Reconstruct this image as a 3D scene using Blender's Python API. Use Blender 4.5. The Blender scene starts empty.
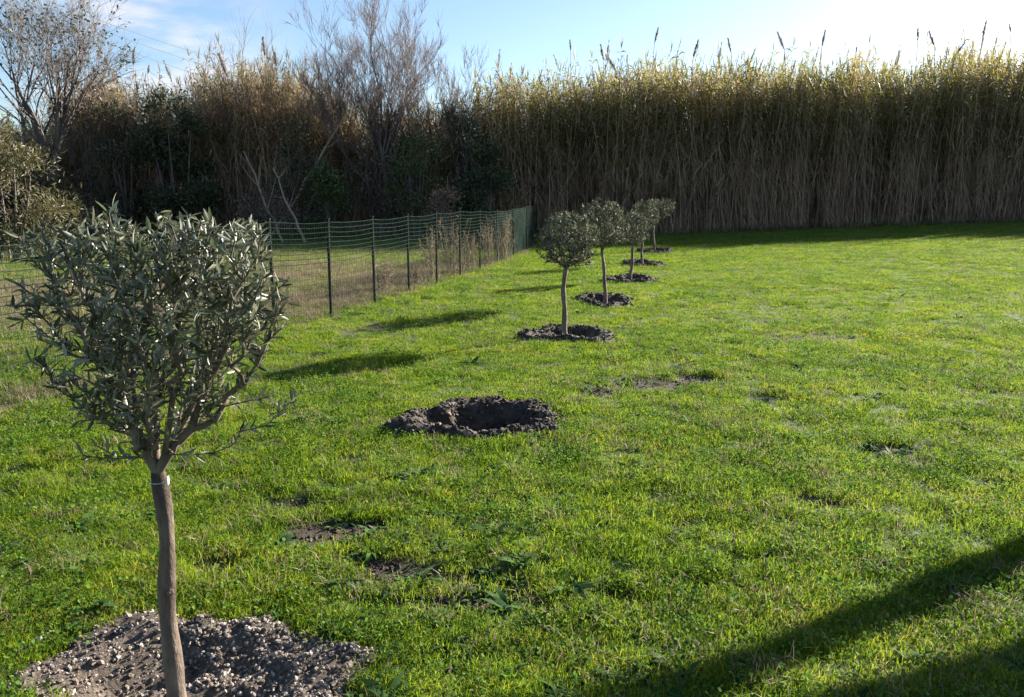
import bpy, math, random
import numpy as np
from mathutils import Vector, noise as mnoise
R = math.radians
S = bpy.context.scene
COL = S.collection

# ------------------------------------------------------------------ camera, sky, sun, exposure
EYE = 1.65
PITCH = math.atan(153 / 800)
cam_d = bpy.data.cameras.new('camera')
cam_d.sensor_width = 36; cam_d.lens = 36 * 800 / 1024
cam_d.clip_start = 0.05; cam_d.clip_end = 3000
cam = bpy.data.objects.new('camera', cam_d); COL.objects.link(cam)
cam.location = (0, 0, EYE); cam.rotation_euler = (math.pi / 2 - PITCH, 0, 0)
S.camera = cam

SUN_EL, SUN_AZ = R(20.8), R(50.2)              # azimuth measured clockwise from the viewing direction (+Y)
W = bpy.data.worlds.new('World'); S.world = W; W.use_nodes = True
nt = W.node_tree; nt.nodes.clear()
def N(tree, t, **kw):
    n = tree.nodes.new(t)
    for k, v in kw.items():
        if k.startswith('i_'):
            n.inputs[k[2:].replace('_', ' ')].default_value = v
        else:
            setattr(n, k, v)
    return n
wo = N(nt, 'ShaderNodeOutputWorld'); bg = N(nt, 'ShaderNodeBackground')
sky = N(nt, 'ShaderNodeTexSky'); sky.sky_type = 'NISHITA'; sky.sun_disc = False
sky.sun_elevation = SUN_EL; sky.sun_rotation = SUN_AZ
sky.altitude = 50; sky.air_density = 0.90; sky.dust_density = 0.6; sky.ozone_density = 2.4
bg.inputs['Strength'].default_value = 0.05
tc = N(nt, 'ShaderNodeTexCoord')
# thin cloud drifting low in the left of the sky
mp = N(nt, 'ShaderNodeMapping'); mp.inputs['Scale'].default_value = (2.2, 2.2, 9.0)
cn = N(nt, 'ShaderNodeTexNoise'); cn.inputs['Scale'].default_value = 2.3; cn.inputs['Detail'].default_value = 7; cn.inputs['Roughness'].default_value = 0.55
nt.links.new(tc.outputs['Generated'], mp.inputs['Vector']); nt.links.new(mp.outputs[0], cn.inputs['Vector'])
cr = N(nt, 'ShaderNodeMapRange', interpolation_type='SMOOTHSTEP'); cr.inputs[1].default_value = 0.36; cr.inputs[2].default_value = 0.58
nt.links.new(cn.outputs['Fac'], cr.inputs[0])
vd = N(nt, 'ShaderNodeVectorMath', operation='DISTANCE'); vd.inputs[1].default_value = (-0.386, 0.910, 0.150)
mp2 = N(nt, 'ShaderNodeVectorMath', operation='MULTIPLY'); mp2.inputs[1].default_value = (1, 1, 1)
nt.links.new(tc.outputs['Generated'], mp2.inputs[0]); nt.links.new(mp2.outputs[0], vd.inputs[0])
dr = N(nt, 'ShaderNodeMapRange', interpolation_type='SMOOTHSTEP'); dr.inputs[1].default_value = 0.02; dr.inputs[2].default_value = 0.17
dr.inputs[3].default_value = 1; dr.inputs[4].default_value = 0
nt.links.new(vd.outputs['Value'], dr.inputs[0])
ml = N(nt, 'ShaderNodeMath', operation='MULTIPLY'); nt.links.new(cr.outputs[0], ml.inputs[0]); nt.links.new(dr.outputs[0], ml.inputs[1])
ml2 = N(nt, 'ShaderNodeMath', operation='MULTIPLY'); ml2.inputs[1].default_value = 0.85; nt.links.new(ml.outputs[0], ml2.inputs[0])
mx = N(nt, 'ShaderNodeMix', data_type='RGBA'); nt.links.new(ml2.outputs[0], mx.inputs[0])
nt.links.new(sky.outputs[0], mx.inputs[6]); mx.inputs[7].default_value = (5.2, 5.05, 5.2, 1)
nt.links.new(mx.outputs[2], bg.inputs[0]); nt.links.new(bg.outputs[0], wo.inputs[0])

sl = bpy.data.lights.new('sun', 'SUN'); sl.energy = 5.0; sl.angle = R(0.5); sl.color = (1.0, 0.93, 0.82)
so = bpy.data.objects.new('sun', sl); COL.objects.link(so)
sun_dir = Vector((math.sin(SUN_AZ) * math.cos(SUN_EL), math.cos(SUN_AZ) * math.cos(SUN_EL), math.sin(SUN_EL)))
so.rotation_euler = sun_dir.to_track_quat('Z', 'Y').to_euler(); so.location = (20, 16, 30)
S.view_settings.view_transform = 'Standard'; S.view_settings.look = 'None'
S.view_settings.gamma = 1; S.view_settings.use_curve_mapping = False
S.view_settings.exposure = 2.05
S.cycles.max_bounces = 8; S.cycles.transparent_max_bounces = 12

# ------------------------------------------------------------------ helpers
rng = np.random.default_rng(7)
def ss(a, b, x):
    t = np.clip((x - a) / (b - a), 0, 1); return t * t * (3 - 2 * t)
def _h(i, j, seed):
    n = (i * 374761393 + j * 668265263 + seed * 974634533) & 0xFFFFFFFF
    n = ((n ^ (n >> 13)) * 1274126177) & 0xFFFFFFFF
    return ((n ^ (n >> 16)) & 0xFFFF) / 65535.0
def vn(x, y, s, seed=0):
    x = np.asarray(x, float) / s; y = np.asarray(y, float) / s
    i = np.floor(x).astype(np.int64); j = np.floor(y).astype(np.int64)
    u = x - i; v = y - j; u = u * u * (3 - 2 * u); v = v * v * (3 - 2 * v)
    return (_h(i, j, seed) * (1 - u) + _h(i + 1, j, seed) * u) * (1 - v) + (_h(i, j + 1, seed) * (1 - u) + _h(i + 1, j + 1, seed) * u) * v
def fbm(x, y, s, seed=0, o=3):
    t = 0; a = 0.5; n = 0
    for k in range(o):
        t = t + a * vn(x, y, s / 2 ** k, seed + k); n += a; a *= 0.5
    return t / n
def nrm(v):
    v = np.asarray(v, float); return v / np.maximum(np.linalg.norm(v, axis=-1, keepdims=True), 1e-9)

class MB:
    """collects shapes for ONE mesh"""
    def __init__(s): s.v = []; s.f = []; s.m = []; s.n = 0; s.sm = []
    def add(s, v, f, mat=0, smooth=True):
        v = np.asarray(v, float).reshape(-1, 3); f = np.asarray(f, np.int64)
        if f.ndim == 2 and len(f):
            s.v.append(v); s.f.append(f + s.n); s.m.append(np.full(len(f), mat)); s.sm.append(np.full(len(f), smooth)); s.n += len(v)
    def tube(s, pts, rad, n=6, mat=0, cap=True):
        P = np.asarray(pts, float); k = len(P); rad = np.broadcast_to(np.asarray(rad, float), (k,))
        T = nrm(np.gradient(P, axis=0)); ref = np.array([0.3, 0.9, 0.2])
        if abs(T[0] @ nrm(ref)) > .9: ref = np.array([1., 0, 0])
        U = []; u = nrm(np.cross(T[0], ref))
        for i in range(k):
            u = nrm(u - T[i] * (u @ T[i])); U.append(u)
        U = np.array(U); V = np.cross(T, U)
        a = np.arange(n) * 2 * math.pi / n
        ring = P[:, None] + rad[:, None, None] * (np.cos(a)[None, :, None] * U[:, None] + np.sin(a)[None, :, None] * V[:, None])
        i = np.arange(k - 1)[:, None] * n; j = np.arange(n)[None]; j2 = (j + 1) % n
        F = np.stack([i + j, i + j2, i + n + j2, i + n + j], -1).reshape(-1, 4)
        s.add(ring.reshape(-1, 3), F, mat)
        if cap:
            for e, c in ((0, P[0]), (k - 1, P[-1])):
                if rad[e] > 0.004:
                    vv = np.vstack([ring[e], c[None]]); q = np.arange(n)
                    ff = np.stack([q, (q + 1) % n, np.full(n, n)], -1)
                    if e == 0: ff = ff[:, ::-1]
                    s.add(vv, ff, mat)
    def box(s, c, d, mat=0):
        c = np.array(c, float); d = np.array(d, float) / 2
        v = np.array([[x, y, z] for z in (-1, 1) for y in (-1, 1) for x in (-1, 1)]) * d + c
        s.add(v, [[0, 2, 3, 1], [4, 5, 7, 6], [0, 1, 5, 4], [2, 6, 7, 3], [0, 4, 6, 2], [1, 3, 7, 5]], mat, False)
    def inst(s, tv, tf, M, T, mat=0, smooth=True):
        """many copies of a small template; M (n,3,3) columns are axes, T (n,3)"""
        tv = np.asarray(tv, float); n = len(T); k = len(tv)
        v = np.einsum('nij,kj->nki', M, tv) + T[:, None]
        f = (np.asarray(tf)[None] + (np.arange(n) * k)[:, None, None]).reshape(-1, np.asarray(tf).shape[1])
        s.add(v.reshape(-1, 3), f, mat, smooth)
    def mesh(s, name, mats):
        me = bpy.data.meshes.new(name)
        V = np.vstack(s.v); cnt = []; idx = []
        for f in s.f: cnt.append(np.full(len(f), f.shape[1])); idx.append(f.reshape(-1))
        cnt = np.concatenate(cnt); idx = np.concatenate(idx)
        me.vertices.add(len(V)); me.vertices.foreach_set('co', V.astype(np.float32).ravel())
        me.loops.add(len(idx)); me.loops.foreach_set('vertex_index', idx.astype(np.int32))
        me.polygons.add(len(cnt)); st = np.concatenate([[0], np.cumsum(cnt)[:-1]])
        me.polygons.foreach_set('loop_start', st.astype(np.int32)); me.polygons.foreach_set('loop_total', cnt.astype(np.int32))
        for m in (mats if isinstance(mats, (list, tuple)) else [mats]): me.materials.append(m)
        me.polygons.foreach_set('material_index', np.concatenate(s.m).astype(np.int32))
        me.polygons.foreach_set('use_smooth', np.concatenate(s.sm))
        me.update(calc_edges=True); me.validate()
        return me
    def build(s, name, mats, parent=None, link=True):
        o = bpy.data.objects.new(name, s.mesh(name, mats))
        if link: COL.objects.link(o)
        if parent: o.parent = parent
        return o
def tag(o, label=None, cat=None, group=None, kind=None):
    if label: o['label'] = label
    if cat: o['category'] = cat
    if group: o['group'] = group
    if kind: o['kind'] = kind
    return o
def thing(name, loc, label, cat, group=None):
    o = bpy.data.objects.new(name, None); COL.objects.link(o); o.location = loc; o.empty_display_size = 0.1
    return tag(o, label, cat, group)
def at(u, v, z=0.0):
    """where the sight line of a photo pixel meets the ground"""
    a = (u - 512) / 800; b = (348.5 - v) / 800
    Y = math.cos(PITCH) + math.sin(PITCH) * b; Z = -math.sin(PITCH) + math.cos(PITCH) * b
    t = (EYE - z) / -Z; return t * a, t * Y
def height_at(v, Y):
    """height that shows at picture row v when standing Y metres away"""
    b = (348.5 - v) / 800
    return EYE + Y * (-math.sin(PITCH) + math.cos(PITCH) * b) / (math.cos(PITCH) + math.sin(PITCH) * b)
def x_at(u, Y, z=0.0):
    return (u - 512) / 800 * (Y * math.cos(PITCH) - (z - EYE) * math.sin(PITCH))

# ------------------------------------------------------------------ materials
def mat(name):
    m = bpy.data.materials.new(name); m.use_nodes = True; t = m.node_tree; t.nodes.clear()
    return m, t, N(t, 'ShaderNodeOutputMaterial')
def ramp(t, stops, fac):
    r = N(t, 'ShaderNodeValToRGB'); e = r.color_ramp.elements
    while len(e) < len(stops): e.new(0.5)
    for k, (p, c) in enumerate(stops): e[k].position = p; e[k].color = (*c, 1)
    if fac is not None: t.links.new(fac, r.inputs[0])
    return r.outputs[0]
def wnoise(t, scale, detail=3, rough=0.55, coord=None, dist=0):
    n = N(t, 'ShaderNodeTexNoise'); n.inputs['Scale'].default_value = scale; n.inputs['Detail'].default_value = detail
    n.inputs['Roughness'].default_value = rough; n.inputs['Distortion'].default_value = dist
    if coord is None: coord = N(t, 'ShaderNodeNewGeometry').outputs['Position']
    t.links.new(coord, n.inputs['Vector']); return n.outputs['Fac']
def math_(t, op, a, b=None):
    n = N(t, 'ShaderNodeMath', operation=op)
    for k, x in enumerate((a, b)):
        if x is None: continue
        if isinstance(x, (int, float)): n.inputs[k].default_value = x
        else: t.links.new(x, n.inputs[k])
    return n.outputs[0]
def mixc(t, f, a, b, mode='MIX'):
    n = N(t, 'ShaderNodeMix', data_type='RGBA', blend_type=mode)
    for k, x in ((0, f), (6, a), (7, b)):
        if isinstance(x, (int, float)): n.inputs[k].default_value = x
        elif isinstance(x, tuple): n.inputs[k].default_value = (*x, 1)
        else: t.links.new(x, n.inputs[k])
    return n.outputs[2]
def leaf_mat(name, stops, scale=0.8, trans=0.45, rough=0.5, under=None, tcol=(1, 1, 1), island=0.5, spec=0.5, fine=0):
    m, t, out = mat(name)
    g = N(t, 'ShaderNodeNewGeometry'); oi = N(t, 'ShaderNodeObjectInfo')
    f = wnoise(t, scale, 4, 0.6, g.outputs['Position'])
    if fine: f = math_(t, 'ADD', math_(t, 'MULTIPLY', f, .5), math_(t, 'MULTIPLY', wnoise(t, fine, 3, 0.6, g.outputs['Position']), .5))
    f = math_(t, 'SUBTRACT', f, 0.5); f = math_(t, 'MULTIPLY', f, 2.2 if fine else 1.5)
    r = math_(t, 'ADD', g.outputs['Random Per Island'], oi.outputs['Random']); r = math_(t, 'FRACT', r)
    r = math_(t, 'MULTIPLY', math_(t, 'SUBTRACT', r, 0.5), island)
    f = math_(t, 'ADD', math_(t, 'ADD', f, r), 0.5)
    c = ramp(t, stops, f)
    p = N(t, 'ShaderNodeBsdfPrincipled'); p.inputs['Roughness'].default_value = rough; p.inputs['Specular IOR Level'].default_value = spec
    base = c
    if under: base = mixc(t, g.outputs['Backfacing'], c, under)
    t.links.new(base, p.inputs['Base Color'])
    tr = N(t, 'ShaderNodeBsdfTranslucent'); tcx = mixc(t, 1.0, c, tcol, 'MULTIPLY'); t.links.new(tcx, tr.inputs['Color'])
    mx = N(t, 'ShaderNodeMixShader'); mx.inputs[0].default_value = trans
    t.links.new(p.outputs[0], mx.inputs[1]); t.links.new(tr.outputs[0], mx.inputs[2]); t.links.new(mx.outputs[0], out.inputs[0])
    return m
def solid_mat(name, stops, scale=3, detail=5, rough=0.8, bump=0.0, bscale=None, stretch=None, island=0.0, metal=0, spec=0.4):
    m, t, out = mat(name)
    g = N(t, 'ShaderNodeNewGeometry'); co = g.outputs['Position']
    if stretch:
        mpn = N(t, 'ShaderNodeMapping'); mpn.inputs['Scale'].default_value = stretch; t.links.new(co, mpn.inputs['Vector']); co = mpn.outputs[0]
    f = wnoise(t, scale, detail, 0.6, co)
    f = math_(t, 'ADD', math_(t, 'MULTIPLY', math_(t, 'SUBTRACT', f, 0.5), 1.6), 0.5)
    if island:
        f = math_(t, 'ADD', f, math_(t, 'MULTIPLY', math_(t, 'SUBTRACT', g.outputs['Random Per Island'], 0.5), island))
    c = ramp(t, stops, f)
    p = N(t, 'ShaderNodeBsdfPrincipled'); p.inputs['Roughness'].default_value = rough; p.inputs['Metallic'].default_value = metal
    p.inputs['Specular IOR Level'].default_value = spec
    t.links.new(c, p.inputs['Base Color'])
    if bump:
        b = N(t, 'ShaderNodeBump'); b.inputs['Strength'].default_value = bump; b.inputs['Distance'].default_value = 0.02
        t.links.new(wnoise(t, bscale or scale * 4, 6, 0.65, co), b.inputs['Height']); t.links.new(b.outputs[0], p.inputs['Normal'])
    t.links.new(p.outputs[0], out.inputs[0]); return m

GRASS = [(0.08, (0.040, 0.080, 0.010)), (0.34, (0.115, 0.195, 0.015)), (0.58, (0.195, 0.280, 0.020)), (0.82, (0.30, 0.335, 0.045)), (1.0, (0.38, 0.33, 0.10))]
M_grass = leaf_mat('grass_blade', GRASS, 1.1, 0.58, 0.6, tcol=(1.0, 1.0, 0.6), island=0.5, spec=0.12, fine=5.0)
M_clover = leaf_mat('broad_leaf', [(0.2, (0.05, 0.115, 0.018)), (0.6, (0.10, 0.20, 0.026)), (0.95, (0.17, 0.25, 0.04))], 2.0, 0.5, 0.75, island=0.6, spec=0.12)
M_dry = leaf_mat('dry_grass', [(0.1, (0.12, 0.085, 0.05)), (0.5, (0.22, 0.165, 0.10)), (0.9, (0.34, 0.27, 0.17))], 2.0, 0.35, 0.7, island=0.7)
M_weed = leaf_mat('weed_leaf', [(0.1, (0.035, 0.085, 0.02)), (0.6, (0.07, 0.14, 0.035)), (0.95, (0.12, 0.19, 0.05))], 3.0, 0.38, 0.75, island=0.6, spec=.12)
M_weed2 = leaf_mat('small_weed_leaf', [(0.1, (0.025, 0.065, 0.018)), (0.6, (0.055, 0.115, 0.032)), (0.95, (0.11, 0.17, 0.05))], 3.0, 0.35, 0.75, island=0.6, spec=.08)
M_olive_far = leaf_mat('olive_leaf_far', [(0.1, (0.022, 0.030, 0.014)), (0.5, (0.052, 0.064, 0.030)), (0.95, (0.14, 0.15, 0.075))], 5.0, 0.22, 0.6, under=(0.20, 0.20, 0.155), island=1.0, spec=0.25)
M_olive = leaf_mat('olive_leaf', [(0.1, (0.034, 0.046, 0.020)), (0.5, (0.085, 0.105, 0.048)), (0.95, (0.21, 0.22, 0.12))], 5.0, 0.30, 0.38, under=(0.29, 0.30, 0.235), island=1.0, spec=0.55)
M_bark = solid_mat('olive_bark', [(0.1, (0.05, 0.034, 0.026)), (0.45, (0.145, 0.104, 0.078)), (0.9, (0.28, 0.22, 0.17))], 16, 7, 0.85, 0.9, 45, (1, 1, 0.4))
M_twig = solid_mat('olive_twig', [(0.1, (0.075, 0.056, 0.04)), (0.9, (0.21, 0.165, 0.12))], 20, 3, 0.8)
M_soil = solid_mat('bare_soil', [(0.15, (0.022, 0.016, 0.012)), (0.55, (0.055, 0.041, 0.031)), (0.95, (0.12, 0.095, 0.072))], 9, 6, 0.95, 0.9, 35)
M_clod = solid_mat('soil_clod', [(0.0, (0.018, 0.013, 0.010)), (0.5, (0.050, 0.038, 0.029)), (0.85, (0.11, 0.088, 0.07)), (1.0, (0.24, 0.20, 0.165))], 12, 4, 0.95, 0.5, 90, island=0.8)
M_chip = solid_mat('pale_clod', [(0.0, (0.07, 0.052, 0.040)), (0.40, (0.17, 0.135, 0.105)), (0.8, (0.29, 0.24, 0.195)), (1.0, (0.44, 0.38, 0.32))], 12, 4, 0.9, 0.5, 90, island=1.0)
M_soil2 = solid_mat('gravelly_soil', [(0.15, (0.035, 0.026, 0.020)), (0.5, (0.10, 0.078, 0.060)), (0.95, (0.21, 0.17, 0.135))], 22, 6, 0.95, 1.0, 60)
M_post = solid_mat('dark_post_metal', [(0.2, (0.012, 0.012, 0.011)), (0.9, (0.03, 0.028, 0.024))], 12, 4, 0.8, 0.1, spec=.1)
M_wire = solid_mat('green_plastic_wire', [(0.2, (0.012, 0.03, 0.022)), (0.9, (0.03, 0.052, 0.04))], 6, 3, 0.9, spec=.04)
M_tag = solid_mat('white_plastic', [(0.2, (0.72, 0.72, 0.70)), (0.9, (0.82, 0.82, 0.8))], 30, 2, 0.45)
M_stalk = solid_mat('reed_stalk', [(0.1, (0.22, 0.145, 0.10)), (0.5, (0.41, 0.28, 0.19)), (0.9, (0.56, 0.42, 0.30))], 1.5, 4, 0.6, island=0.7)
M_reedleaf = leaf_mat('reed_leaf', [(0.1, (0.06, 0.075, 0.022)), (0.35, (0.15, 0.16, 0.045)), (0.65, (0.28, 0.25, 0.08)), (0.95, (0.42, 0.34, 0.15))], 0.55, 0.55, 0.5, island=0.7, tcol=(1, .95, .7))
M_reeddry = leaf_mat('reed_dry_leaf', [(0.1, (0.22, 0.135, 0.085)), (0.5, (0.40, 0.265, 0.17)), (0.95, (0.54, 0.40, 0.27))], 0.5, 0.4, 0.7, island=0.8)
M_reedbrown = leaf_mat('reed_brown_leaf', [(0.1, (0.07, 0.064, 0.032)), (0.4, (0.15, 0.13, 0.06)), (0.7, (0.25, 0.20, 0.10)), (0.95, (0.36, 0.27, 0.16))], 0.6, 0.42, 0.6, island=0.7, spec=.3)
M_plume = leaf_mat('reed_plume', [(0.1, (0.15, 0.115, 0.09)), (0.9, (0.32, 0.26, 0.20))], 1.0, 0.5, 0.8, island=0.5)
M_barebark = solid_mat('grey_bark', [(0.1, (0.06, 0.048, 0.042)), (0.5, (0.12, 0.095, 0.082)), (0.9, (0.21, 0.17, 0.145))], 3, 5, 0.9, 0.3)
M_redbark = solid_mat('reddish_bark', [(0.1, (0.07, 0.050, 0.046)), (0.5, (0.125, 0.094, 0.086)), (0.9, (0.20, 0.16, 0.145))], 3, 5, 0.85, 0.3)
M_palebark = solid_mat('pale_dead_wood', [(0.1, (0.19, 0.135, 0.095)), (0.9, (0.36, 0.28, 0.21))], 4, 4, 0.85, 0.3)
M_cable = solid_mat('cable_sheath', [(0.2, (0.05, 0.05, 0.055)), (0.9, (0.08, 0.08, 0.085))], 2, 2, 0.5)
def shrub_mat(name, dark, mid, light, trans=0.35, rough=0.5):
    return leaf_mat(name, [(0.1, dark), (0.5, mid), (0.95, light)], 0.9, trans, rough, island=0.8)
M_ever = shrub_mat('evergreen_leaf', (0.028, 0.04, 0.018), (0.055, 0.072, 0.03), (0.10, 0.11, 0.05), 0.3, 0.55)
M_bushy = shrub_mat('yellow_green_leaf', (0.045, 0.047, 0.018), (0.10, 0.092, 0.036), (0.19, 0.16, 0.07))
M_fresh = shrub_mat('fresh_green_leaf', (0.035, 0.06, 0.016), (0.075, 0.105, 0.03), (0.14, 0.16, 0.05))
M_tanleaf = shrub_mat('withered_leaf', (0.09, 0.06, 0.045), (0.17, 0.12, 0.085), (0.28, 0.2, 0.14))
M_greyleaf = shrub_mat('grey_green_leaf', (0.04, 0.045, 0.028), (0.085, 0.09, 0.055), (0.16, 0.155, 0.10))

# ------------------------------------------------------------------ terrain
TREES = [(-1.10, 2.36), (0.64, 9.49), (1.48, 12.65), (2.35, 15.88), (3.14, 19.37), (4.25, 23.9)]
HOLE = (-0.22, 5.78)
# bare patches in the lawn: photo pixel, half sizes in metres, turn, strength
_bp = [(335, 530, .28, .13, .5, .9), (295, 503, .16, .12, .3, .9), (392, 578, .22, .09, .1, .9), (432, 602, .30, .08, .1, .9), (372, 562, .2, .07, .0, .8), (550, 608, .09, .05, 0, .85),
       (618, 603, .12, .07, 0, .9), (212, 566, .14, .09, 0, .9), (10, 472, .22, .10, 0, .8), (598, 393, .22, .10, 0, .9), (655, 384, .45, .12, .1, .75), (700, 378, .2, .1, 0, .8),
       (840, 506, .28, .05, -.35, .95), (815, 498, .12, .05, -.5, .9), (892, 449, .28, .09, 0, .75), (765, 400, .16, .12, 0, .75), (812, 336, .6, .22, 0, .35), (985, 392, .45, .14, 0, .4),
       (740, 470, .22, .07, 0, .5), (705, 520, .2, .05, .1, .6), (670, 365, .3, .15, 0, .4), (470, 575, .2, .05, 0, .7), (520, 590, .14, .05, 0, .6), (930, 622, .09, .035, 0, .8), (345, 460, .1, .06, 0, .6),
       (700, 585, .1, .05, 0, .6), (760, 560, .1, .04, 0, .6), (930, 300, .8, .3, 0, .2), (760, 310, .7, .25, 0, .2), (455, 660, .1, .05, 0, .8), (500, 655, .12, .04, 0, .8), (590, 560, .1, .04, 0, .5),
       (450, 325, .5, .25, 0, .35), (375, 330, .4, .25, 0, .5)]
PATCH = [(*at(u, v), a * 1.3, b * 1.4, r, min(1, s * 1.15)) for u, v, a, b, r, s in _bp]
#            x, y, rx, ry, rim, pit, heap-left
RINGS = [(-1.08, 2.46, .66, .56, .010, .06, 1.0), (0.64, 9.45, .54, .62, .05, .07, 1.0), (1.48, 12.62, .52, .7, .05, .07, 1.0), (2.35, 15.85, .5, .72, .06, .07, 1.0),
         (3.14, 19.33, .5, .75, .07, .07, 1.0), (4.25, 23.85, .55, .8, .08, .07, 1.0), (HOLE[0], HOLE[1], .74, .50, .03, .26, 2.2)]
FENCE = [(-4.40, 4.35), (-4.03, 5.75), (-3.66, 7.15), (-3.30, 8.55), (-2.98, 9.93), (-2.50, 10.95), (-2.14, 12.41), (-1.79, 13.86), (-1.43, 15.2), (-1.07, 16.55), (-0.72, 18.1), (-0.36, 20.0), (0.05, 22.1), (.45, 24.6), (.85, 28.4)]
FX = np.array([p[0] for p in FENCE]); FY = np.array([p[1] for p in FENCE])
def fence_x(y): return np.interp(y, FY, FX) + np.where(np.asarray(y) < FY[0], (np.asarray(y) - FY[0]) * .26, 0) + np.where(np.asarray(y) > FY[-1], (np.asarray(y) - FY[-1]) * .12, 0)
def base_z(x, y):
    x = np.asarray(x, float); y = np.asarray(y, float)
    z = 0.026 * (np.logaddexp(0, (np.minimum(x, 60) - 5) / 1.5) * 1.5) * ss(8, 24, y)
    near = np.exp(-(y / 45) ** 2)
    z = z + near * (0.05 * (fbm(x, y, 2.2, 11) - .5) + 0.035 * (fbm(x, y, .45, 5, 2) - .5))
    return z
def patch_mask(x, y):
    m = np.zeros(np.shape(x)); wx = x + .10 * (fbm(x, y, .16, 31) - .5) * 2; wy = y + .10 * (fbm(x, y, .16, 47) - .5) * 2
    for px, py, a, b, r, s in PATCH:
        c, sn = math.cos(r), math.sin(r); dx = (wx - px) * c + (wy - py) * sn; dy = -(wx - px) * sn + (wy - py) * c
        b = b * max(1, py / 4.5)
        m = np.maximum(m, s * (1 - ss(.55, 1.15, np.sqrt((dx / a) ** 2 + (dy / b) ** 2))))
    return m
def ring_q(x, y, ring):
    cx, cy, rx, ry = ring[:4]
    ang = np.arctan2((y - cy) / ry, (x - cx) / rx)
    q = np.sqrt(((x - cx) / rx) ** 2 + ((y - cy) / ry) ** 2)
    return q / (1 + .16 * np.sin(2 * ang + cx * 3) + .10 * np.sin(3 * ang + cy * 5) + .06 * np.sin(7 * ang + cx)), ang
def ring_mask(x, y):
    m = np.zeros(np.shape(x))
    for r in RINGS:
        q, _ = ring_q(x, y, r); q = q + .75 * (fbm(x, y, .14, 77) - .5)
        m = np.maximum(m, 1 - ss(.68, 1.02, q))
    return m
def dry_mask(x, y):
    d = fence_x(y) - x                                      # metres beyond the fence
    strip = ss(.0, .5, d) * (1 - ss(5.5, 10, d)) * ss(8.5, 12, y) * (1 - ss(18, 21.5, y))
    foot = np.exp(-((d - .15) / .25) ** 2) * .45
    far = ss(.3, 2, d) * .22
    return np.clip(np.maximum(np.maximum(strip, foot), far) * (.05 + 1.35 * fbm(x, y, 1.3, 90)), 0, 1)
def ground_z(x, y):
    z = base_z(x, y) - .03 * patch_mask(x, y)
    for r in RINGS:
        q, _ = ring_q(x, y, r)
        z = z - (r[5] + .10) * (1 - ss(.55, .95, q))
    return z
def axis(fine0, fine1, fs, mid0, mid1, ms, far0, far1):
    a = list(np.arange(fine0, fine1, fs)); b = list(np.arange(fine1, mid1, ms)); c = list(np.arange(mid0, fine0, ms))
    def grow(x, lim, sgn):
        o = []; st = ms
        while sgn * (lim - x) > 0: st *= 1.25; x += sgn * st; o.append(x)
        return o
    return np.array(sorted(grow(c[0], far0, -1)) + c + a + b + grow(b[-1], far1, 1))
gx = axis(-3.2, 3.8, .05, -16, 26, .25, -700, 700)
gy = axis(1.4, 14.5, .05, -3, 48, .25, -300, 900)
GX, GY = np.meshgrid(gx, gy)
GZ = ground_z(GX, GY)
gm = MB()
nx, ny = len(gx), len(gy)
ii, jj = np.meshgrid(np.arange(nx - 1), np.arange(ny - 1))
a0 = (jj * nx + ii).ravel()
gm.add(np.stack([GX, GY, GZ], -1).reshape(-1, 3), np.stack([a0, a0 + 1, a0 + nx + 1, a0 + nx], -1))
m, t, out = mat('lawn_ground')
geo = N(t, 'ShaderNodeNewGeometry')
at1 = N(t, 'ShaderNodeAttribute', attribute_name='soil'); at2 = N(t, 'ShaderNodeAttribute', attribute_name='dry')
n1 = wnoise(t, 0.9, 5, 0.6, geo.outputs['Position']); n2 = wnoise(t, 14, 5, 0.65, geo.outputs['Position']); n3 = wnoise(t, 90, 3, 0.6, geo.outputs['Position'])
green = ramp(t, [(0.3, (0.030, 0.048, 0.010)), (0.5, (0.055, 0.085, 0.014)), (0.72, (0.095, 0.11, 0.025))], math_(t, 'ADD', math_(t, 'MULTIPLY', n1, .6), math_(t, 'MULTIPLY', n2, .4)))
dryc = ramp(t, [(0.3, (0.085, 0.062, 0.038)), (0.5, (0.16, 0.122, 0.076)), (0.7, (0.24, 0.19, 0.125))], n2)
soil = ramp(t, [(0.3, (0.022, 0.016, 0.012)), (0.5, (0.05, 0.038, 0.028)), (0.7, (0.11, 0.085, 0.062))], math_(t, 'ADD', math_(t, 'MULTIPLY', n2, .6), math_(t, 'MULTIPLY', n3, .4)))
c = mixc(t, at2.outputs['Fac'], green, dryc)
sf = math_(t, 'ADD', at1.outputs['Fac'], math_(t, 'MULTIPLY', math_(t, 'SUBTRACT', n2, .5), .5))
c = mixc(t, sf, c, soil)
p = N(t, 'ShaderNodeBsdfPrincipled'); p.inputs['Roughness'].default_value = .95; p.inputs['Specular IOR Level'].default_value = .2
t.links.new(c, p.inputs['Base Color'])
bmp = N(t, 'ShaderNodeBump'); bmp.inputs['Strength'].default_value = .8; bmp.inputs['Distance'].default_value = .025
t.links.new(math_(t, 'ADD', n2, math_(t, 'MULTIPLY', n3, .4)), bmp.inputs['Height']); t.links.new(bmp.outputs[0], p.inputs['Normal'])
t.links.new(p.outputs[0], out.inputs[0])
ground = tag(gm.build('ground', m), kind='structure')
sm_ = np.clip(np.maximum(patch_mask(GX, GY) * 1.1, ring_mask(GX, GY)), 0, 1)
for nme, arr in (('soil', sm_), ('dry', dry_mask(GX, GY))):
    ground.data.attributes.new(nme, 'FLOAT', 'POINT').data.foreach_set('value', arr.astype(np.float32).ravel())

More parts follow.
